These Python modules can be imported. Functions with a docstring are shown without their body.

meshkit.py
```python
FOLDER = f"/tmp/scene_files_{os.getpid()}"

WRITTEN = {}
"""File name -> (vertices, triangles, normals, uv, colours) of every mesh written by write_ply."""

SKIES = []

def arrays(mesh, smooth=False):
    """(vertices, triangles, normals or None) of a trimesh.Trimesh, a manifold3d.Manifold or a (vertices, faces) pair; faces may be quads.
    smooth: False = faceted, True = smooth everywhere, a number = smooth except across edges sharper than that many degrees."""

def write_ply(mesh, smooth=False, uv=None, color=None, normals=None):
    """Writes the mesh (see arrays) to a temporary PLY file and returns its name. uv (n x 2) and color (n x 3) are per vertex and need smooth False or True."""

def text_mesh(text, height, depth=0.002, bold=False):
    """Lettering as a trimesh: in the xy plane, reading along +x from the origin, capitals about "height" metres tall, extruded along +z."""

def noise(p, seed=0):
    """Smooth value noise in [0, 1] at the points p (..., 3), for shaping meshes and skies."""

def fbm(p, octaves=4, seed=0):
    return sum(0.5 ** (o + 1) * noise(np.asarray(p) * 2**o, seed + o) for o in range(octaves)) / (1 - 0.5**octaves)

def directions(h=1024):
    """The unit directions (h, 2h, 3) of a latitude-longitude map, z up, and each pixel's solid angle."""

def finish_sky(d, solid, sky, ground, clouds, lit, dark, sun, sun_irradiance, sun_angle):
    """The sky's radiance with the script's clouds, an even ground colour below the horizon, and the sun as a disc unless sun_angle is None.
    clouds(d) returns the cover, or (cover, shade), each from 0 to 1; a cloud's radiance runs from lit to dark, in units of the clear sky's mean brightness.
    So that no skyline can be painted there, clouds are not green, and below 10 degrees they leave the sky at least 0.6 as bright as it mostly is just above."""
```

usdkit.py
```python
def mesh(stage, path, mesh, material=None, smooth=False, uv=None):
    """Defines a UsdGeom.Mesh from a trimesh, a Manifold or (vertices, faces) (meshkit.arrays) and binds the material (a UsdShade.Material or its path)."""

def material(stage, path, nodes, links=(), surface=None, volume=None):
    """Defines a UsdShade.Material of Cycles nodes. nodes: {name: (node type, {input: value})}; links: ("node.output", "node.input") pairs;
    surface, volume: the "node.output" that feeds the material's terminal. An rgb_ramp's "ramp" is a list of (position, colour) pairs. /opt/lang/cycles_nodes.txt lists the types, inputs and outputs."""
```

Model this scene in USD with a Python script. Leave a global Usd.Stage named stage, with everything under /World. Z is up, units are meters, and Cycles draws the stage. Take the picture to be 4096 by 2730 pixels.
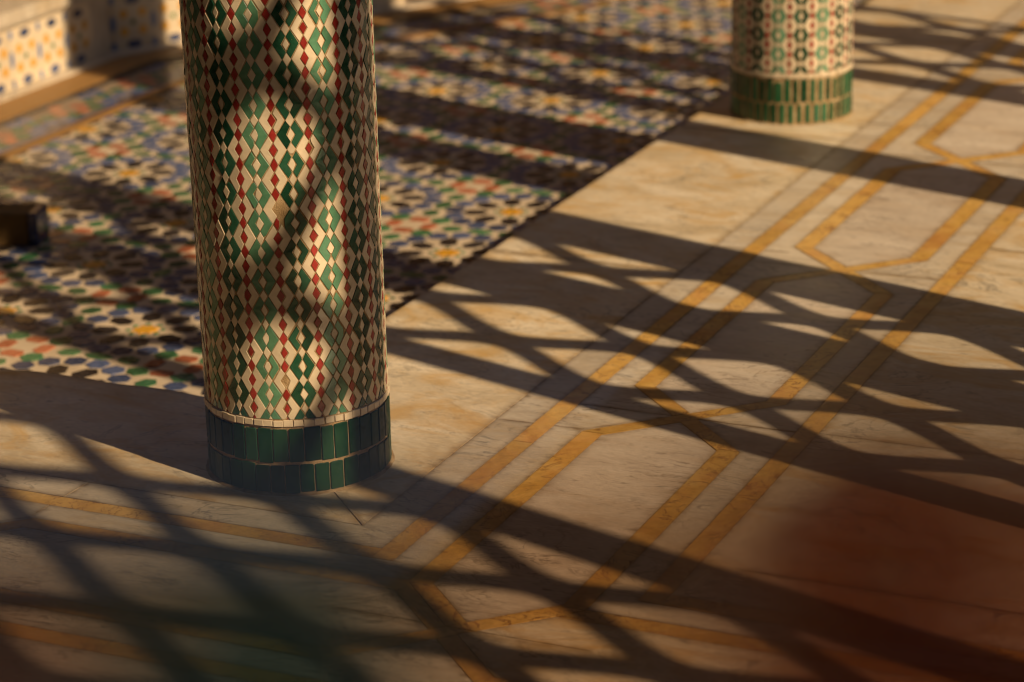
import math, random
import numpy as np
import trimesh
import shapely
from shapely.geometry import Polygon, LineString, box, MultiPolygon
from shapely.ops import unary_union, split
from pxr import Usd, UsdGeom, UsdLux, UsdShade, Gf, Sdf, Vt
import usdkit, meshkit

rng = random.Random(11)
nrng = np.random.default_rng(11)
stage = Usd.Stage.CreateInMemory()
UsdGeom.SetStageUpAxis(stage, UsdGeom.Tokens.z)
UsdGeom.SetStageMetersPerUnit(stage, 1.0)
UsdGeom.Xform.Define(stage, '/World')
UsdGeom.Scope.Define(stage, '/World/Looks')

# ------------------------------------------------------------------ camera, sky, sun, exposure
# the near column's foot is the origin, y runs along the row of columns (away), x to the right
EYE = np.array([2.158687564, -3.783529124, 1.7])
FWD = np.array([-0.394133403, 0.860368955, -0.323147214])
RGT = np.array([0.912166280, 0.409165786, -0.023152484])
UPV = np.array([-0.112301106, 0.303889159, 0.946065452])
F_PX = 10315.57 / 4.0                    # focal length in pixels of a 1024 wide picture
cam = UsdGeom.Camera.Define(stage, '/World/camera')
cam.CreateProjectionAttr('perspective')
cam.CreateHorizontalApertureAttr(36.0)
cam.CreateFocalLengthAttr(36.0 * F_PX / 1024.0)
cam.CreateFStopAttr(3.3)
cam.CreateFocusDistanceAttr(4.36)
cam.CreateExposureAttr(0.28)
cam.CreateClippingRangeAttr(Gf.Vec2f(0.02, 500.0))
m4 = Gf.Matrix4d(*RGT, 0, *UPV, 0, *(-FWD), 0, *EYE, 1)
cam.AddTransformOp().Set(m4)

SUN_EL = math.radians(32.0)
SUN_H = np.array([0.9568, -0.2907])
SUN = np.array([SUN_H[0] * math.cos(SUN_EL), SUN_H[1] * math.cos(SUN_EL), math.sin(SUN_EL)])
SUN_ROT = math.atan2(SUN[0], SUN[1])
dome = UsdLux.DomeLight.Define(stage, '/World/sky')
sky_m = usdkit.material(stage, '/World/Looks/sky', {
    's': ('sky_texture', {'sky_type': 'single_scattering', 'sun_disc': False, 'sun_elevation': SUN_EL, 'sun_rotation': SUN_ROT, 'aerosol_density': 1.0}),
    'b': ('background_shader', {'strength': 0.05})}, [('s.color', 'b.color')], surface='b.background')
UsdShade.MaterialBindingAPI.Apply(dome.GetPrim()).Bind(sky_m)
dome.GetPrim().SetCustomDataByKey('kind', 'structure')
sun = UsdLux.DistantLight.Define(stage, '/World/sun')
sun.CreateIntensityAttr(1.25)
sun.CreateNormalizeAttr(True)
sun.CreateAngleAttr(0.53)
sun.CreateColorAttr(Gf.Vec3f(1.0, 0.75, 0.465))
zax = SUN
xax = np.cross([0, 0, 1], zax); xax /= np.linalg.norm(xax)
yax = np.cross(zax, xax)
sun.AddTransformOp().Set(Gf.Matrix4d(*xax, 0, *yax, 0, *zax, 0, 0, 0, 0, 1))


def project(p):
    """Where a point of the place falls in a 1024 wide picture: only used to pick which repeats are worth a prim of their own."""
    v = np.atleast_2d(np.asarray(p, float)) - EYE
    d = v @ FWD
    return np.stack([512 + F_PX * (v @ RGT) / d, 341 - F_PX * (v @ UPV) / d, d], -1)


# ------------------------------------------------------------------ helpers
taken = {}


def path_for(name, parent=None):
    base = (str(parent.GetPath()) if parent is not None else '/World')
    n = taken.get((base, name), 0)
    taken[(base, name)] = n + 1
    return f'{base}/{name}' if n == 0 else f'{base}/{name}_{n:03d}'


def obj(name, mesh, mat, parent=None, smooth=False, uv=None):
    m = usdkit.mesh(stage, path_for(name, parent), mesh, mat, smooth=smooth, uv=uv)
    return m.GetPrim()


def tag(p, label=None, cat=None, group=None, kind=None):
    for k, v in (('label', label), ('category', cat), ('group', group), ('kind', kind)):
        if v:
            p.SetCustomDataByKey(k, v)
    return p


def thing(name, label, cat, loc=(0, 0, 0), group=None, kind=None):
    x = UsdGeom.Xform.Define(stage, path_for(name))
    x.AddTranslateOp().Set(Gf.Vec3d(*map(float, loc)))
    return tag(x.GetPrim(), label, cat, group, kind)


def cat_meshes(L):
    vs, fs, n = [], [], 0
    for v, f in L:
        vs.append(np.asarray(v, float)); fs.append(np.asarray(f, int) + n); n += len(v)
    return np.vstack(vs), np.vstack(fs)


def boxm(x0, x1, y0, y1, z0, z1, bev=0.0):
    if bev <= 0:
        b = trimesh.creation.box((x1 - x0, y1 - y0, z1 - z0)); b.apply_translation(((x0 + x1) / 2, (y0 + y1) / 2, (z0 + z1) / 2))
        return b
    pts = []
    for sx in (0, 1):
        for sy in (0, 1):
            for sz in (0, 1):
                c = np.array([x1 if sx else x0, y1 if sy else y0, z1 if sz else z0])
                d = np.array([-1 if sx else 1, -1 if sy else 1, -1 if sz else 1]) * bev
                for k in range(3):
                    q = c + d; q[k] = c[k]; pts.append(q)
    return trimesh.Trimesh(np.array(pts), process=False).convex_hull


def offset_ring(P, g):
    """Moves every edge of a counter-clockwise polygon inwards by g (mitred)."""
    P = np.asarray(P, float); n = len(P)
    a = P; b = np.roll(P, -1, 0); e = b - a; L = np.linalg.norm(e, axis=1)[:, None]
    nrm = np.c_[-e[:, 1], e[:, 0]] / np.maximum(L, 1e-9)
    out = []
    for i in range(n):
        n0, n1 = nrm[i - 1], nrm[i]
        k = max(1 + n0 @ n1, 0.25)
        out.append(P[i] + g * (n0 + n1) / k)
    return np.array(out)


def earcut(P):
    v, f = trimesh.creation.triangulate_polygon(Polygon(P), engine='earcut')
    n = len(P)
    return np.asarray(v)[:n], np.where(np.asarray(f) >= n, np.asarray(f) - n, f)


def tile_mesh(P, gap=0.0006, bevel=0.0006, top=0.0, deep=-0.002, tilt=(0, 0), tris=None, jit=0.0):
    """A small tile in the plane: rim, bevel and top. Returns (vertices (a, b, height), faces)."""
    P = np.asarray(P, float)
    if Polygon(P).exterior.is_ccw is False:
        P = P[::-1]
        tris = None
    if jit:
        P = P + nrng.normal(0, jit, P.shape)
    o = offset_ring(P, gap); i = offset_ring(P, gap + bevel)
    n = len(P); c = P.mean(0)
    if tris is None:
        _, tris = earcut(i)
        tris = np.asarray(tris)
        if tris.max() >= n:
            return None
    a = i[tris[:, 1]] - i[tris[:, 0]]; b = i[tris[:, 2]] - i[tris[:, 0]]
    cr = a[:, 0] * b[:, 1] - a[:, 1] * b[:, 0]
    tris = np.where((cr < 0)[:, None], tris[:, ::-1], tris)
    hz = lambda q: (q - c) @ np.asarray(tilt)
    v = np.vstack([np.c_[o, np.full(n, deep)], np.c_[o, top - bevel * 0.8 + hz(o)], np.c_[i, top + hz(i)]])
    f = [tris + 2 * n]
    for s in (0, n):
        k = np.arange(n); k2 = (k + 1) % n
        f.append(np.c_[k + s, k2 + s, k2 + s + n]); f.append(np.c_[k + s, k2 + s + n, k + s + n])
    return v, np.vstack(f)


# ------------------------------------------------------------------ materials
def glaze(name, col, var=0.12, rough=0.22, bump=0.15, coat=0.35, spec=0.45):
    """Hand-cut glazed tile: tone that varies from tile to tile, small pits and worn patches."""
    c2 = tuple(min(1, c * (1 + 1.6 * var) + 0.01) for c in col); c1 = tuple(c * (1 - 1.6 * var) for c in col)
    return usdkit.material(stage, f'/World/Looks/{name}', {
        'g': ('geometry', {}), 'o': ('object_info', {}),
        'n': ('noise_texture', {'scale': 55.0, 'detail': 4.0, 'roughness': 0.6}),
        'n2': ('noise_texture', {'scale': 420.0, 'detail': 3.0, 'roughness': 0.6}),
        'mx': ('mix_float', {'fac': 0.5}),
        'r': ('rgb_ramp', {'ramp': [(0.2, c1), (0.5, col), (0.8, c2)]}),
        'pit': ('map_range', {'from_min': 0.69, 'from_max': 0.76, 'to_min': 0.0, 'to_max': 0.45, 'clamp': True}),
        'wear': ('mix_color', {'b': (0.34, 0.25, 0.15)}),
        'rr': ('map_range', {'from_min': 0.3, 'from_max': 0.7, 'to_min': rough * 0.7, 'to_max': rough * 1.7}),
        'b': ('bump', {'strength': bump, 'distance': 0.0015}),
        'p': ('principled_bsdf', {'coat_weight': coat, 'coat_roughness': 0.12, 'specular_ior_level': spec})},
        [('g.position', 'n.vector'), ('g.position', 'n2.vector'), ('n.fac', 'mx.a'), ('o.random', 'mx.b'), ('mx.result', 'r.fac'),
         ('n2.fac', 'pit.value'), ('r.color', 'wear.a'), ('pit.result', 'wear.fac'), ('wear.result', 'p.base_color'),
         ('n.fac', 'rr.value'), ('rr.result', 'p.roughness'), ('n.fac', 'b.height'), ('b.normal', 'p.normal')], surface='p.BSDF')


def rough_mat(name, ramp, scale=9.0, rough=0.85, bump=0.4, dist=0.004, detail=6.0, spec=0.25):
    return usdkit.material(stage, f'/World/Looks/{name}', {
        'g': ('geometry', {}), 'n': ('noise_texture', {'scale': scale, 'detail': detail, 'roughness': 0.62}),
        'n2': ('noise_texture', {'scale': scale * 9, 'detail': 5.0, 'roughness': 0.65}),
        'r': ('rgb_ramp', {'ramp': ramp}), 'b': ('bump', {'strength': bump, 'distance': dist}),
        'p': ('principled_bsdf', {'roughness': rough, 'specular_ior_level': spec})},
        [('g.position', 'n.vector'), ('g.position', 'n2.vector'), ('n.fac', 'r.fac'), ('r.color', 'p.base_color'), ('n2.fac', 'b.height'), ('b.normal', 'p.normal')], surface='p.BSDF')


def marble(name, lo, mid, hi, vein, stain, vein_amt=0.55, stain_amt=0.5, edge_amt=0.55, rough=0.36, scale=3.2, stretch=(1.0, 2.6, 1.0), rot=0.4, tone=(0.92, 1.06)):
    """Worn marble slab: clouds, thin grey veins and specks, ochre stains, and grime that gathers along each slab's own joints (st.x is 1 at the rim)."""
    return usdkit.material(stage, f'/World/Looks/{name}', {
        'g': ('geometry', {}), 'o': ('object_info', {}),
        'sh': ('math', {'math_type': 'multiply', 'value2': 37.0}),
        'off': ('combine_xyz', {}),
        'add': ('mix_color', {'blend_type': 'add', 'fac': 1.0, 'use_clamp': False}),
        'mp': ('mapping', {'rotation': (0, 0, rot), 'scale': stretch}),
        'cl': ('noise_texture', {'scale': scale, 'detail': 7.0, 'roughness': 0.62, 'distortion': 0.8}),
        'rc': ('rgb_ramp', {'ramp': [(0.28, lo), (0.5, mid), (0.72, hi)]}),
        'fine': ('noise_texture', {'scale': 60.0, 'detail': 5.0, 'roughness': 0.7}),
        'rf': ('map_range', {'from_min': 0.3, 'from_max': 0.7, 'to_min': 0.84, 'to_max': 1.13}),
        'tn': ('map_range', {'from_min': 0.0, 'from_max': 1.0, 'to_min': tone[0], 'to_max': tone[1]}),
        'tm': ('mix_color', {'blend_type': 'multiply', 'fac': 1.0, 'use_clamp': False}),
        'mf': ('mix_color', {'blend_type': 'multiply', 'fac': 1.0, 'use_clamp': False}),
        'vn': ('noise_texture', {'scale': scale * 1.3, 'detail': 6.0, 'roughness': 0.6, 'distortion': 1.9}),
        'vs': ('math', {'math_type': 'subtract', 'value2': 0.5}), 'va': ('math', {'math_type': 'absolute'}),
        'vr': ('map_range', {'from_min': 0.0, 'from_max': 0.02, 'to_min': 1.0, 'to_max': 0.0, 'clamp': True}),
        'vm': ('noise_texture', {'scale': 4.0, 'detail': 3.0}),
        'vmr': ('map_range', {'from_min': 0.40, 'from_max': 0.60, 'to_min': 0.0, 'to_max': vein_amt, 'clamp': True}),
        'vx': ('math', {'math_type': 'multiply'}),
        'mv': ('mix_color', {'b': vein}),
        'sp': ('noise_texture', {'scale': 24.0, 'detail': 4.0, 'roughness': 0.55}),
        'spr': ('map_range', {'from_min': 0.62, 'from_max': 0.72, 'to_min': 0.0, 'to_max': vein_amt * 0.7, 'clamp': True}),
        'ms': ('mix_color', {'b': vein}),
        'sn': ('noise_texture', {'scale': 5.5, 'detail': 6.0, 'roughness': 0.65, 'distortion': 1.0}),
        'snr': ('map_range', {'from_min': 0.47, 'from_max': 0.68, 'to_min': 0.0, 'to_max': stain_amt, 'clamp': True}),
        'mst': ('mix_color', {'b': stain}),
        'at': ('attribute', {'attribute': 'st'}), 'sx': ('separate_xyz', {}),
        'ep': ('math', {'math_type': 'power', 'value2': 1.7}),
        'en': ('map_range', {'from_min': 0.3, 'from_max': 0.65, 'to_min': 0.25 * edge_amt, 'to_max': edge_amt * 1.25}),
        'em': ('math', {'math_type': 'multiply', 'use_clamp': True}),
        'me': ('mix_color', {'b': (0.20, 0.125, 0.055)}),
        'rr': ('map_range', {'from_min': 0.3, 'from_max': 0.7, 'to_min': rough * 0.8, 'to_max': rough * 1.35}),
        'b': ('bump', {'strength': 0.12, 'distance': 0.002}),
        'p': ('principled_bsdf', {'specular_ior_level': 0.4})},
        [('o.random', 'sh.value1'), ('sh.value', 'off.x'), ('sh.value', 'off.y'), ('g.position', 'add.a'), ('off.vector', 'add.b'), ('add.result', 'mp.vector'),
         ('mp.vector', 'cl.vector'), ('cl.fac', 'rc.fac'), ('mp.vector', 'fine.vector'), ('fine.fac', 'rf.value'), ('rc.color', 'mf.a'), ('rf.result', 'mf.b'),
         ('mp.vector', 'vn.vector'), ('vn.fac', 'vs.value1'), ('vs.value', 'va.value1'), ('va.value', 'vr.value'), ('add.result', 'vm.vector'), ('vm.fac', 'vmr.value'),
         ('vr.result', 'vx.value1'), ('vmr.result', 'vx.value2'), ('mf.result', 'mv.a'), ('vx.value', 'mv.fac'),
         ('mp.vector', 'sp.vector'), ('sp.fac', 'spr.value'), ('mv.result', 'ms.a'), ('spr.result', 'ms.fac'),
         ('mp.vector', 'sn.vector'), ('sn.fac', 'snr.value'), ('ms.result', 'mst.a'), ('snr.result', 'mst.fac'),
         ('at.vector', 'sx.vector'), ('sx.x', 'ep.value1'), ('sp.fac', 'en.value'), ('ep.value', 'em.value1'), ('en.result', 'em.value2'),
         ('mst.result', 'me.a'), ('em.value', 'me.fac'), ('me.result', 'tm.a'), ('o.random', 'tn.value'), ('tn.result', 'tm.b'), ('tm.result', 'p.base_color'),
         ('cl.fac', 'rr.value'), ('rr.result', 'p.roughness'), ('fine.fac', 'b.height'), ('b.normal', 'p.normal')], surface='p.BSDF')


GREY = (0.11, 0.10, 0.085)
M = {
    'slab': marble('marble_yellowed', (0.46, 0.36, 0.22), (0.62, 0.52, 0.37), (0.72, 0.63, 0.49), GREY, (0.52, 0.31, 0.08), 0.6, 0.75, 0.6, stretch=(1.0, 1.7, 1.0)),
    'white': marble('marble_white', (0.42, 0.35, 0.26), (0.53, 0.455, 0.355), (0.63, 0.56, 0.45), GREY, (0.45, 0.30, 0.12), 0.75, 0.35, 0.7),
    'pink': marble('marble_grey', (0.44, 0.36, 0.28), (0.54, 0.46, 0.37), (0.62, 0.54, 0.44), (0.12, 0.09, 0.07), (0.42, 0.28, 0.14), 0.8, 0.22, 0.6, scale=4.2),
    'ochre': marble('marble_ochre', (0.44, 0.235, 0.05), (0.55, 0.325, 0.078), (0.62, 0.41, 0.14), (0.14, 0.045, 0.02), (0.50, 0.22, 0.08), 1.0, 0.5, 0.25, rough=0.32, scale=9.0, stretch=(1, 1, 1), tone=(0.86, 1.1)),
    'bed': rough_mat('joint_mortar', [(0.3, (0.10, 0.065, 0.03)), (0.7, (0.20, 0.13, 0.06))], 20),
    'mortar': rough_mat('column_mortar', [(0.3, (0.26, 0.16, 0.07)), (0.55, (0.42, 0.29, 0.15)), (0.75, (0.56, 0.43, 0.27))], 45, bump=0.9, dist=0.004),
    'cream': glaze('glaze_cream', (0.58, 0.48, 0.34), 0.10),
    'red': glaze('glaze_red', (0.26, 0.022, 0.016), 0.16),
    'dark_green': glaze('glaze_dark_green', (0.009, 0.058, 0.029), 0.28),
    'light_green': glaze('glaze_light_green', (0.080, 0.205, 0.115), 0.2),
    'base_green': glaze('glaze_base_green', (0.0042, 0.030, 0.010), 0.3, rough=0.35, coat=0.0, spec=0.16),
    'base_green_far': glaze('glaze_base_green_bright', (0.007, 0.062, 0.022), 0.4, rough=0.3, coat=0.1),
    'band': glaze('glaze_band', (0.58, 0.48, 0.34), 0.10),
    'ground': rough_mat('mosaic_cream', [(0.3, (0.44, 0.345, 0.235)), (0.7, (0.58, 0.475, 0.345))], 14, rough=0.5, bump=0.1, spec=0.4),
    'black': glaze('glaze_black', (0.022, 0.018, 0.018), 0.3, coat=0.15),
    'blue': glaze('glaze_blue', (0.052, 0.074, 0.155), 0.3, coat=0.15),
    'green': glaze('glaze_green', (0.035, 0.12, 0.05), 0.3, coat=0.15),
    'rust': glaze('glaze_rust', (0.36, 0.115, 0.055), 0.15, coat=0.15),
    'yellow': glaze('glaze_yellow', (0.58, 0.29, 0.022), 0.1, coat=0.15),
    'iron': rough_mat('dark_wood', [(0.3, (0.05, 0.028, 0.014)), (0.7, (0.09, 0.05, 0.025))], 16, rough=0.6),
    'plaster': rough_mat('ochre_plaster', [(0.3, (0.42, 0.27, 0.14)), (0.7, (0.55, 0.38, 0.21))], 3),
    'lead': rough_mat('lead', [(0.3, (0.05, 0.05, 0.05)), (0.7, (0.09, 0.09, 0.09))], 40, rough=0.5),
    'dark_plaster': rough_mat('tan_plaster', [(0.3, (0.16, 0.10, 0.05)), (0.7, (0.24, 0.15, 0.08))], 3),
    'yard': rough_mat('yard_paving', [(0.3, (0.05, 0.04, 0.03)), (0.7, (0.10, 0.08, 0.06))], 5),
    'ceiling': rough_mat('ceiling_wood', [(0.3, (0.10, 0.055, 0.025)), (0.7, (0.18, 0.10, 0.05))], 6, rough=0.6),
    'water': usdkit.material(stage, '/World/Looks/water', {'p': ('principled_bsdf', {'base_color': (0.02, 0.03, 0.025), 'roughness': 0.05})}, surface='p.BSDF'),
    'lightblue': glaze('glaze_light_blue', (0.09, 0.15, 0.30), 0.2),
    'ochre_tile': glaze('glaze_ochre', (0.20, 0.105, 0.027), 0.25, rough=0.5, coat=0.0),
    'dull_ochre': rough_mat('dull_ochre', [(0.3, (0.12, 0.07, 0.025)), (0.7, (0.20, 0.115, 0.04))], 12, rough=0.8),
    'border': rough_mat('border_tan', [(0.3, (0.20, 0.15, 0.10)), (0.7, (0.30, 0.23, 0.16))], 14, rough=0.5, bump=0.1),
    'navy': glaze('glaze_navy', (0.018, 0.03, 0.11), 0.2),
}

# ------------------------------------------------------------------ the setting: the ground
LIP = -0.226                               # edge of the marble gallery, 0.2 m above the mosaic court
COURT = -0.20
earth = obj('ground', boxm(-30, 30, -30, 30, -1.0, -0.26), M['yard']); tag(earth, kind='structure')

# ---- marble gallery floor with ochre inlay
PER, X0, CV = 0.985, -0.535, 0.571
O1, O2, O3, O4 = (0.317, 0.357), (0.417, 0.458), (0.684, 0.725), (0.787, 0.828)


def mirror(p):          # the other arm of the gallery turns the corner
    return shapely.affinity.affine_transform(p, [0, -1, -1, 0, 0.016, 0.016])     # (x, y) -> (-y, -x) shifted


import shapely.affinity
FX0, FX1, FY0, FY1 = -5.2, 2.28, -2.6, 8.2


def chain(y_lo, y_hi):
    """The band of long hexagons along y, in (x, y): two straight runs and crossing diagonals."""
    out = []
    k0 = math.floor((y_lo - X0) / PER) - 1
    k1 = math.ceil((y_hi - X0) / PER) + 1
    for k in range(k0, k1 + 1):
        c = X0 + k * PER
        a, b = c + 0.131, c + PER - 0.131
        out += [box(O2[0], a, O2[1], b), box(O3[0], a, O3[1], b)]
        for s in (1, -1):
            # diagonal from the end of one run to the start of the other
            out.append(Polygon([(O2[0], c - s * 0.131), (O2[1], c - s * 0.139), (O3[1], c + s * 0.131), (O3[0], c + s * 0.139)]).convex_hull)
    return [p.intersection(box(-9, y_lo, 9, y_hi)) for p in out]


A_LO = -(O4[1] - 0.016)
chA = [p for p in chain(X0 - 0.0, FY1) if not p.is_empty]
chB = [mirror(p) for p in chain(X0 - 0.0, 5.2) if not p.is_empty]
# the second arm also runs on to the right, under the lattice screens
chB2 = [mirror(p) for p in chain(-2.2, X0 + 0.0) if not p.is_empty]
mb = lambda a: -(a - 0.016)
strips = [('s', box(O1[0], mb(O1[1]), O1[1], FY1)), ('s', box(O4[0], mb(O1[1]), O4[1], FY1)),
          ('s', box(FX0, mb(O1[1]), O1[0], mb(O1[0]))), ('s', box(O4[1], mb(O1[1]), FX1, mb(O1[0]))),
          ('s', box(FX0, mb(O4[1]), FX1, mb(O4[0])))]
inlay = [p for p in chA + chB + chB2 if p.area > 1e-5]
ochre_all = unary_union([g for _, g in strips] + inlay)
floor_area = unary_union([box(LIP, FY0, FX1, FY1), box(FX0, FY0, FX1, 0.243)])
JT = 0.242
cuts = []
# long joints beside the borders
cuts.append(LineString([(JT, mb(JT)), (JT, FY1)])); cuts.append(LineString([(FX0, mb(JT)), (JT, mb(JT))]))
cuts.append(LineString([(0.9, -0.17), (FX1, -0.17)]))
cuts.append(LineString([(LIP, 0.243), (JT, mb(JT))]))
for y in (0.32, 1.515, 2.72, 3.9, 5.1, 6.3):      # across the white borders
    cuts.append(LineString([(JT, y), (O2[0], y + 0.008)]))
    cuts.append(LineString([(mb(y) , mb(JT)), (mb(y + 0.008), mb(O2[0]))]))
for y in (0.46, 1.70, 2.95, 4.15, 5.4, 6.6):
    cuts.append(LineString([(O4[1], y), (FX1, y)]))
for y in (0.62, 1.62, 2.62, 3.75, 4.9, 6.0):      # big slabs between the columns
    cuts.append(LineString([(LIP, y * 1.22 + 0.55), (JT, y * 1.22 + 0.55)]))
for x in (-1.05, -2.1, -3.2, -4.3):
    cuts.append(LineString([(x, mb(JT)), (x, 0.25)]))
cuts.append(LineString([(1.62, FY0), (1.62, FY1)]))
for x in (-1.9, -0.75, 0.4, 1.5):
    cuts.append(LineString([(x, FY0), (x, mb(O4[1]))]))
cuts.append(LineString([(FX0, -1.75), (FX1, -1.75)]))
for c in [X0 + k * PER for k in range(0, 9)]:
    cuts.append(LineString([(O1[1], c), (O4[0], c)]))
white = floor_area.difference(ochre_all.buffer(1e-4)).difference(unary_union(cuts).buffer(0.0006))
pieces = [g for g in getattr(white, 'geoms', [white]) if g.area > 4e-5]
floor = thing('marble_floor', None, None, kind='structure')


def tri_poly(P):
    v, f = trimesh.creation.triangulate_polygon(P, engine='earcut')
    return np.asarray(v), np.asarray(f)


def slab_mesh(P, z, edge=0.016, gap=0.0007, thick=0.018):
    P = P.buffer(-gap, join_style=2)
    if P.is_empty:
        return None
    if P.geom_type != 'Polygon':
        P = max(P.geoms, key=lambda g: g.area)
    P = shapely.geometry.polygon.orient(P.simplify(0.0004))
    V, F, E = [], [], []
    n = 0

    def add(v2, f, zz, e):
        nonlocal n
        v2 = np.asarray(v2); f = np.asarray(f)
        a = v2[f[:, 1]] - v2[f[:, 0]]; b = v2[f[:, 2]] - v2[f[:, 0]]
        f = np.where((a[:, 0] * b[:, 1] - a[:, 1] * b[:, 0] < 0)[:, None], f[:, ::-1], f)
        V.append(np.c_[v2, np.full(len(v2), zz)]); E.append(e); F.append(f + n); n += len(v2)
    inner = P.buffer(-edge, join_style=2)
    inn = [g for g in getattr(inner, 'geoms', [inner]) if not g.is_empty and g.area > 1e-5]
    mids = []
    if inn:
        ring = P.difference(unary_union(inn))
        for g in getattr(ring, 'geoms', [ring]):
            if g.area < 1e-7: continue
            v, f = tri_poly(g)
            d = np.array([P.exterior.distance(shapely.Point(q)) for q in v])
            add(v, f, z, np.clip(1 - d / edge, 0, 1))
        for g in inn:
            v, f = tri_poly(g); add(v, f, z, np.zeros(len(v)))
    else:
        v, f = tri_poly(P); add(v, f, z, np.full(len(v), 0.6))
    c = np.asarray(P.exterior.coords)[:-1]; m = len(c)
    V.append(np.vstack([np.c_[c, np.full(m, z)], np.c_[c, np.full(m, z - thick)]])); E.append(np.ones(2 * m))
    k = np.arange(m); k2 = (k + 1) % m
    F.append(np.vstack([np.c_[k, k2 + m, k2], np.c_[k, k + m, k2 + m]])[:, [0, 1, 2]] + n); n += 2 * m
    return np.vstack(V), np.vstack(F), np.hstack(E)


def rough_edge(P):
    """The lip towards the court is chipped: break the long straight edge up a little."""
    c = np.asarray(P.exterior.coords)
    out = []
    for a, b in zip(c[:-1], c[1:]):
        out.append(a)
        onlip = (abs(a[0] - LIP) < 0.002 and abs(b[0] - LIP) < 0.002) or (abs(a[1] - 0.243) < 0.002 and abs(b[1] - 0.243) < 0.002)
        L = np.linalg.norm(b - a)
        if onlip and L > 0.05:
            nseg = int(L / 0.014)
            for t in np.linspace(0, 1, nseg + 1)[1:-1]:
                q = a + (b - a) * t
                nse = meshkit.noise(np.array([[q[0] * 31, q[1] * 31, 3.3]]))[0]
                big = max(0, meshkit.noise(np.array([[q[0] * 9, q[1] * 9, 7.7]]))[0] - 0.62)
                d = 0.004 * (nse - 0.5) + (0.045 * big if abs(q[1] - 0.243) < 0.002 else 0.02 * big)
                if abs(a[0] - LIP) < 0.002 and abs(b[0] - LIP) < 0.002:
                    q = q + np.array([d, 0])
                else:
                    q = q + np.array([0, -d])
                out.append(q)
    return Polygon(out).buffer(0)


def in_view(P, pad=60):
    q = project(np.c_[np.asarray(P.exterior.coords), np.zeros(len(P.exterior.coords))])
    q = q[q[:, 2] > 0.3]
    return len(q) and (q[:, 0].max() > -pad and q[:, 0].min() < 1024 + pad and q[:, 1].max() > -pad and q[:, 1].min() < 682 + pad)


def put_slab(name, P, mat, z=0.0, edge=0.016):
    if P.geom_type != 'Polygon':
        for g in P.geoms:
            put_slab(name, g, mat, z, edge)
        return
    r = slab_mesh(P, z + nrng.normal(0, 0.00025), edge)
    if r:
        v, f, e = r
        obj(name, (v, f), mat, floor, uv=np.c_[e, np.zeros(len(e))])


for P in sorted(pieces, key=lambda g: -g.area):
    c = P.representative_point()
    lip = min(abs(P.bounds[0] - LIP), abs(P.bounds[3] - 0.243)) < 0.01
    if P.area > 0.05 and (c.x < JT and c.y > mb(JT) or c.x > O4[1]):
        mat, e = M['slab'], 0.022
    elif O1[1] < c.x < O4[0] and P.area > 0.05 and c.y > -0.2 and O2[1] - .02 < c.x < O3[0] + .02:
        mat, e = M['pink'], 0.022
    elif c.y < mb(O1[1]):
        mat, e = M['pink'], 0.022
    else:
        mat, e = M['white'], 0.014
    put_slab('marble_slab', rough_edge(P) if lip else P, mat, 0.0, e)
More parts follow.
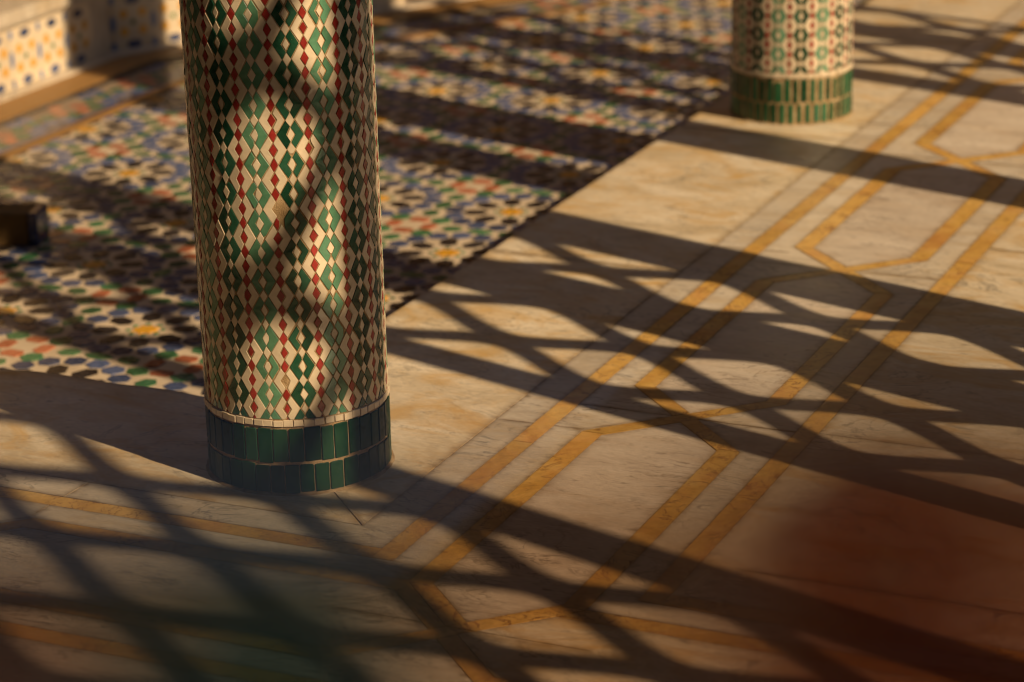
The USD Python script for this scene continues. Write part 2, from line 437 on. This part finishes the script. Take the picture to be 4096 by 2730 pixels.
# ochre strips are cut into lengths
for kind, P in strips:
    x0, y0, x1, y1 = P.bounds
    along_y = (y1 - y0) > (x1 - x0)
    L0, L1 = (y0, y1) if along_y else (x0, x1)
    t = L0
    while t < L1 - 1e-6:
        t2 = min(L1, t + rng.uniform(0.42, 0.75))
        if L1 - t2 < 0.15: t2 = L1
        q = box(x0, t, x1, t2) if along_y else box(t, y0, t2, y1)
        put_slab('ochre_inlay', q, M['ochre'], 0.0003, 0.006)
        t = t2
done = unary_union([g for _, g in strips])
for P in inlay:
    q = P.difference(done)
    done = done.union(P)
    for g in getattr(q, 'geoms', [q]):
        if g.geom_type == 'Polygon' and g.area > 1e-4:
            put_slab('ochre_inlay', g, M['ochre'], 0.0003, 0.006)
bed = trimesh.util.concatenate([trimesh.creation.extrude_polygon(floor_area.buffer(-0.004), 0.235, engine='earcut')])
bed.apply_translation((0, 0, -0.24))
obj('floor_bed', bed, M['bed'], floor)

# ------------------------------------------------------------------ zellige court, 20 cm lower
court = thing('mosaic_court', None, None, kind='structure')
CX0, CX1, CY0, CY1 = -5.0, LIP + 0.02, 0.22, 8.2
obj('cream_ground', boxm(CX0, CX1, CY0, CY1, COURT - 0.03, COURT), M['ground'], court)
PITCH, SX, SY = 0.3985, -0.597, 1.848


def hexa(L, W, ang, tip=0.45):
    """Long hexagon, points along ang."""
    h = L / 2; w = W / 2; s = h * (1 - tip)
    P = np.array([(h, 0), (s, w), (-s, w), (-h, 0), (-s, -w), (s, -w)])
    c, sn = math.cos(ang), math.sin(ang)
    return P @ np.array([[c, sn], [-sn, c]])


def star8(r1, r2):
    a = np.arange(16) * math.pi / 8
    r = np.where(np.arange(16) % 2 == 0, r1, r2)
    return np.c_[r * np.cos(a), r * np.sin(a)]


A = PITCH
motif = [('yellow', star8(0.088 * A, 0.062 * A))]
for k in range(8):
    a = math.radians(22.5 + 45 * k)
    d = np.array([math.cos(a), math.sin(a)])
    motif.append(('green', hexa(0.042 * A, 0.030 * A, a + math.pi / 2) + d * 0.103 * A))
    motif.append(('black', hexa(0.180 * A, 0.114 * A, a, 0.45) + d * 0.236 * A))
for k in range(16):
    a = math.radians(11.25 + 22.5 * k)
    d = np.array([math.cos(a), math.sin(a)])
    motif.append(('blue', hexa(0.146 * A, 0.124 * A, a, 0.42) + d * 0.385 * A))
for dx, dy, a, L, W in ((0.5, 0, 90, 0.205, 0.104), (0, 0.5, 0, 0.205, 0.104)):
    motif.append(('green', hexa(L * A, W * A, math.radians(a), 0.6) + np.array([dx, dy]) * A))
for sx in (1, -1):
    for sy in (1, -1):
        a = math.atan2(sy, sx)
        motif.append(('green', hexa(0.138 * A, 0.132 * A, a, 0.38) + np.array([sx, sy]) * 0.352 * A))
        if sx > 0:
            motif.append(('green', hexa(0.150 * A, 0.106 * A, math.atan2(0.2 * sy, -0.5) + math.pi / 2, 0.5) + np.array([0.5, 0.2 * sy]) * A))
        if sy > 0:
            motif.append(('green', hexa(0.150 * A, 0.106 * A, math.atan2(0.5, 0.2 * sx) + math.pi / 2, 0.5) + np.array([0.2 * sx, 0.5]) * A))
for k in range(4):
    a = math.pi / 2 * k
    d = np.array([math.cos(a), math.sin(a)])
    motif.append(('rust', hexa(0.155 * A, 0.098 * A, a + math.pi / 2, 0.35) + (np.array([0.5, 0.5]) + d * 0.128) * A))
STAR_Y = 0
# the star fountain in the corner of the court
FV, FU = -2.69, 3.55
T15 = math.tan(math.radians(15)); C30, S30 = math.cos(math.radians(30)), math.sin(math.radians(30))


def front(d, ua=1.9, ub=4.9):
    """Line parallel to the fountain's front at a distance d, in (x, y)."""
    cu = FU - d * T15
    L = (ub - cu) / C30
    return [(FV + d, ua), (FV + d, cu), (FV + d + L * S30, cu + L * C30)]


mosaic_zone = box(CX0, CY0 + 0.03, LIP - 0.015, CY1).difference(Polygon(front(0.22) + [(-6, 5.2), (-6, 1.9)]).buffer(0))
tiles = {}
iy0, iy1 = int((CY0 - SY) / A) - 1, int((CY1 - SY) / A) + 1
ix0, ix1 = int((CX0 - SX) / A) - 1, int((CX1 - SX) / A) + 2
zone_p = shapely.prepared.prep(mosaic_zone)
cellgreen = 0
for iy in range(iy0, iy1 + 1):
    for ix in range(ix0, ix1 + 1):
        c = np.array([SX + ix * A, SY + iy * A])
        for kind, P in motif:
            Q = P + c
            if zone_p.contains(shapely.Point(Q.mean(0))) and zone_p.contains(Polygon(Q)):
                tiles.setdefault(kind, []).append(Q)
names = {'yellow': 'yellow_star_tile', 'black': 'black_tile', 'blue': 'blue_tile', 'green': 'green_tile', 'rust': 'red_tile'}
for kind, L in tiles.items():
    cs = np.array([q.mean(0) for q in L])
    pr = project(np.c_[cs, np.full(len(cs), COURT)])
    vis = (pr[:, 0] > -20) & (pr[:, 0] < 1044) & (pr[:, 1] > -15) & (pr[:, 1] < 700) & (pr[:, 2] > 0)
    order = sorted(range(len(L)), key=lambda i: (not vis[i], pr[i, 2]))
    rest = []
    for n, i in enumerate(order):
        r = tile_mesh(L[i], 0.0006, 0.0008, 0.0016 + nrng.uniform(0, 0.0007), -0.003, nrng.normal(0, 0.012, 2), jit=0.0006)
        if r is None: continue
        v, f = r
        v = v + np.array([0, 0, COURT])
        if n < 300 and vis[i]:
            obj(names[kind], (v, f), M[kind], court)
        else:
            rest.append((v, f))
    if rest:
        tag(obj(names[kind].replace('tile', 'tiles'), cat_meshes(rest), M[kind], court), kind='stuff')

# ------------------------------------------------------------------ columns
R = 0.1632
NU, PV = 17, 0.0511
PU = 2 * math.pi * R / NU
BZ, BAND = 0.1267, 0.0125


def bend(v, base_r=R):
    """(arc, height, proud) -> around the axis."""
    a = v[:, 0] / base_r; r = base_r + v[:, 2]
    return np.c_[r * np.cos(a), r * np.sin(a), v[:, 1]]


hw, hh, pu, pv = 0.0073, PV / 4, PU / 2, PV / 2
CHEV = np.array([(hw, 0), (pu - hw, pv), (pu, pv / 2), (pu - hw, 0), (pu, -pv / 2), (pu - hw, -pv)])
CHEV_T = np.array([[0, 2, 1], [0, 3, 2], [0, 4, 3], [0, 5, 4]])
DIA = np.array([(0, -hh), (hw, 0), (0, hh), (-hw, 0)])


def clip_low(P, z0):
    q = Polygon(P).intersection(box(-10, z0, 10, 10))
    if q.is_empty or q.area < 1.2e-5: return None
    q = max(getattr(q, 'geoms', [q]), key=lambda g: g.area)
    return np.asarray(shapely.geometry.polygon.orient(q).exterior.coords)[:-1]


CAM_AZ = math.atan2(EYE[1], EYE[0])


def column(loc, label, z_parts, phase, zphase, seed, chips, group):
    rr = random.Random(seed)
    t = thing('tiled_column', label, 'column', loc, group)
    az = math.atan2(EYE[1] - loc[1], EYE[0] - loc[0])
    z_low = BZ + BAND + 0.001
    cyl = trimesh.creation.cylinder(R - 0.0012, 3.2, sections=96); cyl.apply_translation((0, 0, 1.6 - 0.19))
    obj('mortar_core', cyl, M['mortar'], t, smooth=40)
    groups = {}
    nz = int((3.0 - z_low) / PV) + 2
    for i in range(NU):
        for half in (0, 1):
            a0 = (i + 0.5 * half) * PU + phase
            for j in range(-1, nz):
                z = zphase + j * PV
                if half == 0:
                    g = 'dark_green' if i % 2 == 0 else 'light_green'
                    nm = 'dark_green_chevron_tile' if i % 2 == 0 else 'light_green_chevron_tile'
                    L = [('cream_diamond_tile', 'cream', DIA), ('cream_diamond_tile', 'cream', DIA + [0, pv])]
                    for s in (-1, 1):
                        C = CHEV * [1, 1] + [-pu, 0] if s < 0 else (CHEV * [-1, 1] + [pu, 0])[::-1]
                        L.append((nm, g, C))
                else:
                    L = [('red_diamond_tile', 'red', DIA), ('red_diamond_tile', 'red', DIA + [0, pv])]
                    for s in (-1, 1):
                        C = CHEV + [-pu, pv] if s < 0 else (CHEV * [-1, 1] + [pu, pv])[::-1]
                        L.append(('cream_chevron_tile', 'cream', C))
                for nm, g, C in L:
                    Q = C + [a0, z]
                    if Q[:, 1].min() < z_low:
                        Q = clip_low(Q, z_low)
                        if Q is None: continue
                    groups.setdefault((nm, g), []).append(Q)
    for (nm, g), L in groups.items():
        def facing(Q):
            c = Q.mean(0); d = (c[0] / R - az + math.pi) % (2 * math.pi) - math.pi
            return abs(d)
        info = [(facing(Q), Q) for Q in L]
        main = [(d, Q) for d, Q in info if d < 1.62 and Q[:, 1].mean() < z_parts]
        main.sort(key=lambda q: q[0])
        keep = {id(Q) for _, Q in main[:300]}
        rest = []
        for d, Q in info:
            c = Q.mean(0)
            near = None
            if chips:
                P3 = np.array([(R * math.cos(c[0] / R) + loc[0], R * math.sin(c[0] / R) + loc[1], c[1])])
                px = project(P3)[0, :2] * 4
                near = min(chips, key=lambda k: math.hypot(k[0] - px[0], k[1] - px[1])) if d < 1.5 else None
                if near is not None and math.hypot(near[0] - px[0], near[1] - px[1]) > near[2]: near = None
            if near is not None and near[3] == 0: continue
            tr = rr.random()
            if (near is not None) or (tr < 0.14 and len(Q) >= 4):
                # a corner has broken off
                k = rr.randrange(len(Q)); s = rr.uniform(0.1, 0.42)
                a, b, cpt = Q[k - 1], Q[k], Q[(k + 1) % len(Q)]
                Q2 = [q for n_, q in enumerate(Q) if n_ != k]
                Q2 = list(Q[:k]) + [b + (a - b) * s, b + (cpt - b) * s * rr.uniform(0.6, 1.2)] + list(Q[k + 1:])
                Q2 = np.array(Q2)
                if not Polygon(Q2).is_valid: Q2 = Q
            else:
                Q2 = Q
            r = tile_mesh(Q2, 0.00055 + 0.0011 * rr.random() ** 3, 0.00038, 0.0001 + rr.gauss(0, 0.0002), -0.0022, (rr.gauss(0, 0.017), rr.gauss(0, 0.017)), jit=0.00045)
            if r is None: continue
            v, f = r
            v = bend(v)
            if id(Q) in keep: obj(nm, (v, f), M[g], t)
            else: rest.append((v, f))
        if rest:
            tag(obj(nm + 's', cat_meshes(rest), M[g], t), kind='stuff')
    # thin cream band
    n = 57
    for i in range(n):
        a0 = i * 2 * math.pi * R / n + rr.uniform(-0.0015, 0.0015)
        w = 2 * math.pi * R / n
        a1 = a0 + w * rr.uniform(0.93, 0.99)
        h0, h1 = BZ + rr.uniform(-0.001, 0.001), BZ + BAND + rr.uniform(-0.001, 0.001)
        P = np.array([(a0, h0), (a1, h0), (a1, h1), (a0, h1)])
        v, f = tile_mesh(P, 0.0004, 0.0007, 0.0014 + rr.uniform(0, 0.0012), -0.003, jit=0.0004)
        obj('cream_band_tile', (bend(v), f), M['band'], t)
    return t, rr


def base_tiles(t, rr, n, gap, mat, joint_z=0.0565, top=BZ - 0.002):
    na = 220
    th = np.arange(na) * 2 * math.pi / na
    wob = meshkit.fbm(np.c_[np.cos(th) * 9, np.sin(th) * 9, np.full(na, rr.uniform(0, 50))], 3)
    r0 = R + 0.002 + 0.006 * np.clip(wob - 0.3, 0, 1); hgt = 0.002 + 0.008 * np.clip(wob - 0.35, 0, 1)
    v = np.vstack([np.c_[np.cos(th) * (r0 + 0.003), np.sin(th) * (r0 + 0.003), np.full(na, 0.0002)], np.c_[np.cos(th) * r0, np.sin(th) * r0, hgt * 0.8], np.c_[np.cos(th) * (R - 0.002), np.sin(th) * (R - 0.002), hgt]])
    k = np.arange(na); k2 = (k + 1) % na
    f = np.vstack([np.c_[k + o, k2 + o, k2 + na + o] for o in (0, na)] + [np.c_[k + o, k2 + na + o, k + na + o] for o in (0, na)])
    obj('mortar_bead', (v, f), M['mortar'], t, smooth=60)
    w = 2 * math.pi * R / n
    for row, (h0, h1) in enumerate(((0.003, joint_z), (joint_z + 0.003, top))):
        off = rr.uniform(0, w)
        edges = [off + i * w + rr.uniform(-0.09, 0.09) * w for i in range(n)]
        for i in range(n):
            a0, a1 = edges[i], (edges[i + 1] if i + 1 < n else edges[0] + 2 * math.pi * R)
            g = gap * rr.uniform(0.5, 1.4)
            z0 = h0 + rr.uniform(0, 0.003); z1 = h1 - rr.uniform(0, 0.0035 if rr.random() < 0.85 else 0.010)
            k = 4
            xs = np.linspace(a0 + g / 2, a1 - g / 2, k)
            c = 0.0025 * rr.random()
            P = [(xs[0] + c * .5, z0)] + [(x, z0) for x in xs[1:-1]] + [(xs[-1] - c * .4, z0), (xs[-1], z0 + c), (xs[-1], z1 - c), (xs[-1] - c, z1)] + [(x, z1) for x in xs[1:-1][::-1]] + [(xs[0] + c, z1), (xs[0], z1 - c), (xs[0], z0 + c)]
            P = np.array(P) + nrng.normal(0, 0.0003, (len(P), 2))
            r = tile_mesh(P, 0.0, 0.0009, 0.0016 + rr.gauss(0, 0.0004), -0.003)
            if r is None: continue
            obj('green_base_tile', (bend(r[0]), r[1]), mat, t)


chips1 = [(1112, 850, 26, 0), (1150, 1500, 26, 0), (1330, 1095, 20, 1), (1060, 880, 26, 1), (1215, 800, 30, 1), (1310, 700, 28, 1), (1372, 1005, 24, 1), (985, 130, 26, 1), (1415, 900, 22, 1), (1250, 1610, 24, 1), (1300, 1110, 22, 1)]
COLS = 'zellige columns along the edge of the court'
c1, r1 = column((0, 0, 0), 'nearer and larger mosaic column standing where the marble turns the corner, dappled with sun', 0.98, 0.0213, 0.1345, 5, chips1, COLS)
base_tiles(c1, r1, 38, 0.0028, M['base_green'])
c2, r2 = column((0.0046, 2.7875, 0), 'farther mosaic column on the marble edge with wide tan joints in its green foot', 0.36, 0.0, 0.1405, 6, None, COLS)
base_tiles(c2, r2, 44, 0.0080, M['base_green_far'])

# ------------------------------------------------------------------ star fountain with tiled sides
fn = thing('star_fountain', 'low fountain with white marble coping and cream tiled sides at the court corner', 'fountain')
outline = Polygon(front(0.0, 1.9, 4.6) + [(-4.3, 4.6), (-4.3, 1.9)])
w_ = trimesh.creation.extrude_polygon(outline.difference(outline.buffer(-0.14, join_style=2)), 0.216, engine='earcut'); w_.apply_translation((0, 0, COURT))
obj('wall', w_, M['ground'], fn)
cop_o = outline.buffer(0.018, join_style=2)
for zz, oo, hgt in ((0.018, 0.018, 0.012), (0.030, 0.030, 0.045)):
    cp = outline.buffer(oo, join_style=2).difference(outline.buffer(-0.20, join_style=2))
    mm = trimesh.creation.extrude_polygon(cp, hgt, engine='earcut'); mm.apply_translation((0, 0, zz))
    obj('coping' if hgt > 0.02 else 'coping_moulding', mm, M['white'], fn)
wt = trimesh.creation.extrude_polygon(outline.buffer(-0.15, join_style=2), 0.02, engine='earcut'); wt.apply_translation((0, 0, -0.06))
obj('water', wt, M['water'], fn)


def wall_frame(along, up, proud, face):
    """Point on the fountain's side: face 0 runs along y, face 1 goes off at 30 degrees from the inner corner."""
    if face == 0:
        return np.c_[FV + proud, along, COURT + up]
    return np.c_[FV + S30 * along + C30 * proud, FU + C30 * along - S30 * proud, COURT + up]


def ell(cx, cy, rx, ry, n=10):
    a = np.arange(n) * 2 * math.pi / n
    return np.c_[cx + rx * np.cos(a), cy + ry * np.sin(a)]


def put_wall(name, P, mat, face, top, deep=-0.004, gap=0.0005, parent=None):
    r = tile_mesh(P, gap, 0.0006, top, deep)
    if r is None: return None
    v, f = r
    return obj(name, (wall_frame(v[:, 0], v[:, 1], v[:, 2], face), f[:, ::-1] if face == 0 else f[:, ::-1]), mat, parent or fn)


TW = 0.156
for face, starts in ((0, [3.312 - 0.018 - TW * k for k in range(-1, 8)]), (1, [0.02 + TW * k for k in range(0, 7)])):
    for s0 in starts:
        if face == 0 and s0 + TW > FU - 0.004: continue
        a0, a1 = s0, s0 + TW
        am = (a0 + a1) / 2
        put_wall('cream_wall_tile', np.array([(a0, 0.012), (a1, 0.012), (a1, 0.212), (a0, 0.212)]), M['cream'], face, 0.003)
        for zz in (0.030, 0.184):
            put_wall('blue_motif', ell(am, zz, 0.029, 0.0155), M['blue'], face, 0.0042)
            put_wall('light_blue_motif', ell(a0, zz + (0.004 if zz > .1 else -.002), 0.0105, 0.016), M['lightblue'], face, 0.0044)
        put_wall('light_blue_motif', ell(a0, 0.107, 0.011, 0.030), M['lightblue'], face, 0.0044)
        for dx in (-0.036, 0.036):
            for dz in (-0.031, 0.031):
                put_wall('ochre_motif', star8(0.0205, 0.0135)[:, ::1] + [am + dx, 0.107 + dz], M['yellow'], face, 0.0042)
        put_wall('green_motif', star8(0.016, 0.007) + [am, 0.107], M['green'], face, 0.0042)

# bands that follow the fountain's foot
bands = thing('fountain_kerb', None, None, kind='structure')
for name, d0, d1, hgt, mat in (('marble_band', 0.004, 0.062, 0.016, 'white'), ('ochre_band', 0.062, 0.195, 0.010, 'ochre_tile'), ('black_band', 0.195, 0.222, 0.006, 'black'),
                               ('navy_band', 0.405, 0.425, 0.0045, 'navy'), ('ochre_stripe', 0.425, 0.470, 0.0055, 'ochre_tile'), ('border_ground', 0.222, 0.405, 0.0012, 'border')):
    P = Polygon(front(d0) + front(d1)[::-1]).buffer(0)
    mm = trimesh.creation.extrude_polygon(P, hgt, engine='earcut'); mm.apply_translation((0, 0, COURT - 0.0005))
    obj(name, mm, M[mat], bands)

# the small ochre block at the far left edge of the picture
bl = thing('ochre_plinth', 'low dark ochre plinth with a navy corner on the mosaic', 'plinth', (-1.62, 1.54, COURT))
ang = math.radians(24)
rot = trimesh.transformations.rotation_matrix(math.atan2(FWD[1], FWD[0]) - math.pi / 2 - 0.10, (0, 0, 1))
b1_ = boxm(-0.42, -0.026, 0, 0.10, 0, 0.088, 0.004); b1_.apply_transform(rot)
b2_ = boxm(-0.026, 0.0, -0.004, 0.104, 0, 0.090, 0.004); b2_.apply_transform(rot)
obj('block', b1_, M['dull_ochre'], bl); obj('corner_trim', b2_, M['navy'], bl)

# ------------------------------------------------------------------ lattice screens on the sunny side, out of the picture: they cast the shadows
SCX = 2.30
DU, DZ = 0.2127, -0.4572          # measured on a plane at x = 3, moved to x = SCX


def lattice(y0, y1, z0, z1, ny, nz, py, pz, bar):
    """Wavy upright bars that meet in pairs: an ogee net of pointed openings, whose bars touch at (ny, nz)."""
    area = box(y0, z0, y1, z1)
    z = np.arange(z0 - 0.02, z1 + 0.03, pz / 16)
    t = (z - nz) / pz
    tri = 1 - 4 * np.abs((t + 0.5) % 1 - 0.5)
    wave = 0.55 * np.cos(2 * math.pi * t) + 0.45 * tri
    bars_ = []
    for j in range(int((y0 - ny) / (py / 2)) - 3, int((y1 - ny) / (py / 2)) + 3):
        c = ny + (j + 0.5) * py / 2 - (1 if j % 2 == 0 else -1) * 0.0575 * py / 0.2526 * wave
        bars_.append(Polygon(np.r_[np.c_[c - bar / 2, z], np.c_[c + bar / 2, z][::-1]]))
    return unary_union(bars_).intersection(area).buffer(0)


def screen(label, y0, y1, wins, node, x=SCX, top=3.98, bar=0.066, py=0.2526, pz=0.3694):
    t = thing('lattice_screen', label, 'screen', (x, 0, 0), 'lattice screens on the sunny side of the gallery')
    ys = [y0] + [v for w in wins for v in w] + [y1]
    for a, b in zip(ys[0::2], ys[1::2]):
        if b - a > 0.002: obj('stile', boxm(-0.014, 0.014, a, b, 0.0, top, 0.002), M['iron'], t)
    for a, b in wins:
        obj('rail', boxm(-0.013, 0.013, a, b, 0.0, 0.16, 0.002), M['iron'], t)
        obj('rail', boxm(-0.013, 0.013, a, b, top - 0.12, top, 0.002), M['iron'], t)
        P = lattice(a, b, 0.16, top - 0.12, node[0], node[1], py, pz, bar)
        for g in getattr(P, 'geoms', [P]):
            if g.area < 1e-4: continue
            m = trimesh.creation.extrude_polygon(g, 0.012, engine='earcut')
            v = np.asarray(m.vertices); v = np.c_[v[:, 2] - 0.006, v[:, 0], v[:, 1]]
            obj('lattice', (v, np.asarray(m.faces)), M['iron'], t)
    return t


U = lambda u: u + DU
screen('dark wooden lattice screen with two tall ogee panels beside the open bay', U(-0.363), U(0.677), [(U(-0.271), U(0.072)), (U(0.276), U(0.470))], (U(-0.1473), 1.5477 + DZ))
BX = 3.4                          # this one stands further out, so its shadow is softer
UB = lambda u: u - 0.30383 * (BX - 3.0)
screen('dark wooden lattice screen with one wide ogee panel out in the yard', UB(-2.35), UB(-0.8226), [(UB(-2.2), UB(-0.943))], (UB(-1.317), 1.5445 + 0.65311 * (BX - 3.0)), x=BX, top=4.7, pz=0.386, py=0.2526, bar=0.067)
screen('dark wooden lattice screen at the far end behind the second column', U(2.3075), U(3.2377), [(U(2.44), U(2.82)), (U(3.0), U(3.20))], (U(2.5844), 1.4881 + DZ), py=0.25, pz=0.365, bar=0.07)
pst = thing('screen_post', 'plain dark wooden post between the open bays of the gallery', 'post', (SCX, 0, 0))
obj('post', boxm(-0.02, 0.02, U(1.388), U(1.6177), 0.0, 2.78, 0.003), M['iron'], pst)
obj('shaft', boxm(-0.02, 0.02, U(1.566), U(1.715), 2.7802, 3.98, 0.003), M['iron'], pst)  # unseen upper piece, shaped to shade the fountain wall

# ------------------------------------------------------------------ unseen roof and walls, placed to keep sky off the floor and bounce warm light
roof = Polygon([(-6.2, -6.2), (2.62, -6.2), (2.62, 9.3), (-6.2, 9.3)]).difference(box(-4.7, 0.6, -0.45, 6.8))  # opening sized to set how much sky reaches the court
rf = trimesh.creation.extrude_polygon(roof, 0.25, engine='earcut'); rf.apply_translation((0, 0, 4.0))
tag(obj('gallery_ceiling', rf, M['ceiling']), kind='structure')
for nm, lab, bb in (('court_wall', 'unseen ochre plaster wall beyond the fountain, placed to block sky and bounce warm light', (-6.4, -6.1, -6.0, 9.2, -0.3, 5.6)),
                    ('court_wall', 'unseen ochre plaster wall at the far end, placed to block sky and bounce warm light', (-6.1, 2.62, 9.2, 9.5, -0.3, 5.6)),
                    ('court_wall', 'unseen plaster wall behind the viewer, placed to block sky', (-6.4, 2.62, -6.4, -6.0, -0.3, 5.6)),
                    ('garden_wall', 'unseen dark wall across the outer yard, placed to block low sky', (8.0, 8.3, -9.0, 12.0, -0.3, 3.3))):
    w = thing(nm, lab, 'wall')
    obj('plaster', boxm(*bb), M['plaster' if nm == 'court_wall' and bb[3] > 0 else 'dark_plaster'], w)

w = thing('gallery_wall', 'added wall beside the viewer, out of view, with an opening that lets sun onto the glass', 'wall')  # added to shade the near end; its opening lets sun catch the panes
for nm, bb in (('pier', (2.3, 2.55, -6.0, -3.95, -0.3, 4.0)), ('pier', (2.3, 2.55, -3.2, -2.16, -0.3, 4.0)), ('sill_wall', (2.3, 2.55, -3.949, -3.201, -0.3, 1.25)), ('lintel', (2.3, 2.55, -3.949, -3.201, 2.3, 4.0))):
    obj(nm, boxm(*bb), M['dark_plaster'], w)

# ------------------------------------------------------------------ tinted panes close to the lens, placed to colour and darken the lower view
FH = FWD[:2] / np.linalg.norm(FWD[:2]); RH = np.array([FH[1], -FH[0]])
GP = EYE[:2] + FH * 0.27
gs = thing('stained_glass_screen', 'low glass screen close to the lens, placed to tint the foreground red, teal and pink and to darken it', 'glass screen', (GP[0], GP[1], 0))


def gput(name, P, mat, t0, t1):
    """A flat piece of the glass screen: outline in (sideways, height), thickness along the line of sight."""
    for g in getattr(P, 'geoms', [P]):
        if g.is_empty or g.geom_type != 'Polygon': continue
        m = trimesh.creation.extrude_polygon(g, t1 - t0, engine='earcut')
        v = np.asarray(m.vertices)
        w3 = np.c_[v[:, :1] * RH + (v[:, 2:3] + t0) * FH, v[:, 1]]
        f = np.asarray(m.faces)
        obj(name, (w3, f), mat, gs)


def arch(a0, a1, top, spring, base=1.30):
    c = (a0 + a1) / 2; r = (a1 - a0) / 2
    th = np.linspace(0, math.pi, 17)
    return Polygon([(a0, base)] + [(a1, base)] + [(c + r * math.cos(q), spring + (top - spring) * math.sin(q) ** 0.8) for q in th])


def tinted(name, col, haze_col=(0.5, 0.45, 0.4), amount=0.0):
    """Coloured glass: clear tint, a little gloss, and a diffuse share added as veiling haze."""
    return usdkit.material(stage, f'/World/Looks/{name}', {'t': ('transparent_bsdf', {'color': tuple(math.sqrt(c) for c in col)}), 'g': ('glossy_bsdf', {'roughness': 0.03, 'color': (0.9, 0.9, 0.9)}),
        'd': ('diffuse_bsdf', {'color': haze_col}), 'md': ('mix_closure', {'fac': amount}),
        'f': ('fresnel', {'IOR': 1.45}), 'm': ('mix_closure', {})}, [('t.BSDF', 'md.closure1'), ('d.BSDF', 'md.closure2'), ('f.fac', 'm.fac'), ('md.closure', 'm.closure1'), ('g.BSDF', 'm.closure2')], surface='m.closure')


g_red = tinted('glass_red', (0.17, 0.10, 0.085), (0.55, 0.16, 0.09), 0.017)
g_mid = tinted('glass_dark_red', (0.085, 0.038, 0.030), (0.55, 0.13, 0.07), 0.020)
g_deep = tinted('glass_deep_red', (0.045, 0.016, 0.012), (0.55, 0.11, 0.06), 0.019)
g_teal = tinted('glass_teal', (0.034, 0.052, 0.062), (0.12, 0.40, 0.46), 0.018)
g_pink = tinted('glass_rose', (0.26, 0.15, 0.13), (0.6, 0.22, 0.2), 0.028)
g_shade = tinted('glass_shade', (0.45, 0.365, 0.305), (0.5, 0.34, 0.24), 0.008)  # added pane that darkens the lower view
g_shade_left = tinted('glass_shade_left', (0.20, 0.185, 0.17), (0.34, 0.34, 0.30), 0.008)  # added pane that darkens the lower left of the view
p_red = arch(0.0205, 0.1045, 1.598, 1.5885); ring_c = shapely.Point(0.0420, 1.5800); disc2 = ring_c.buffer(0.0205); disc = ring_c.buffer(0.0115)  # panes shaped and placed for the red, teal and pink blurs in view
p_teal = arch(-0.044, -0.0125, 1.586, 1.572); p_pink = arch(-0.1175, -0.051, 1.575, 1.567)
p_shade_left = box(-0.1175, 1.30, -0.0105, 1.5915).difference(unary_union([p_teal, p_pink]).buffer(0.0005)).buffer(0)
p_shade = box(-0.0100, 1.30, 0.1045, 1.5945).difference(p_red.union(disc2.buffer(0.001)).buffer(0.0005)).buffer(0)
p_red = p_red.union(disc2.buffer(0.001))
gput('glass_pane', p_red.difference(disc2.buffer(0.0003)), g_red, -0.0015, 0.0015)
gput('glass_pane', disc2.difference(disc.buffer(0.0003)), g_mid, -0.0015, 0.0015)
gput('glass_pane', disc, g_deep, -0.0015, 0.0015)
gput('glass_pane', p_teal, g_teal, -0.0015, 0.0015)
gput('glass_pane', p_shade, g_shade, -0.0015, 0.0015)
gput('glass_pane', p_shade_left, g_shade_left, -0.0015, 0.0015)
gput('glass_pane', p_pink, g_pink, -0.0015, 0.0015)
for P in (p_red, p_teal, p_pink):
    gput('lead_came', P.buffer(0.0006).difference(P.buffer(-0.0004)).difference(box(-1, 0, 1, 1.305)), M['lead'], -0.0025, 0.0025)
for a0, a1, z0, z1 in ((-0.118, 0.105, 1.26, 1.30), (-0.118, 0.105, 0.05, 0.12)):  # added frame that carries the panes, below the view
    gput('rail', box(a0, z0, a1, z1), M['iron'], -0.012, 0.012)
gput('board', box(-0.118, 0.12, 0.105, 1.26), M['iron'], -0.006, 0.006)
gput('stile', box(-0.148, 0.0, -0.1185, 1.60), M['iron'], -0.015, 0.015)
gput('stile', box(0.1055, 0.0, 0.1355, 1.60), M['iron'], -0.015, 0.015)
for a in (-0.133, 0.120):
    gput('foot', box(a - 0.02, 0.0, a + 0.02, 0.045), M['iron'], -0.15, -0.0155)
    gput('foot', box(a - 0.02, 0.0, a + 0.02, 0.045), M['iron'], 0.0155, 0.15)
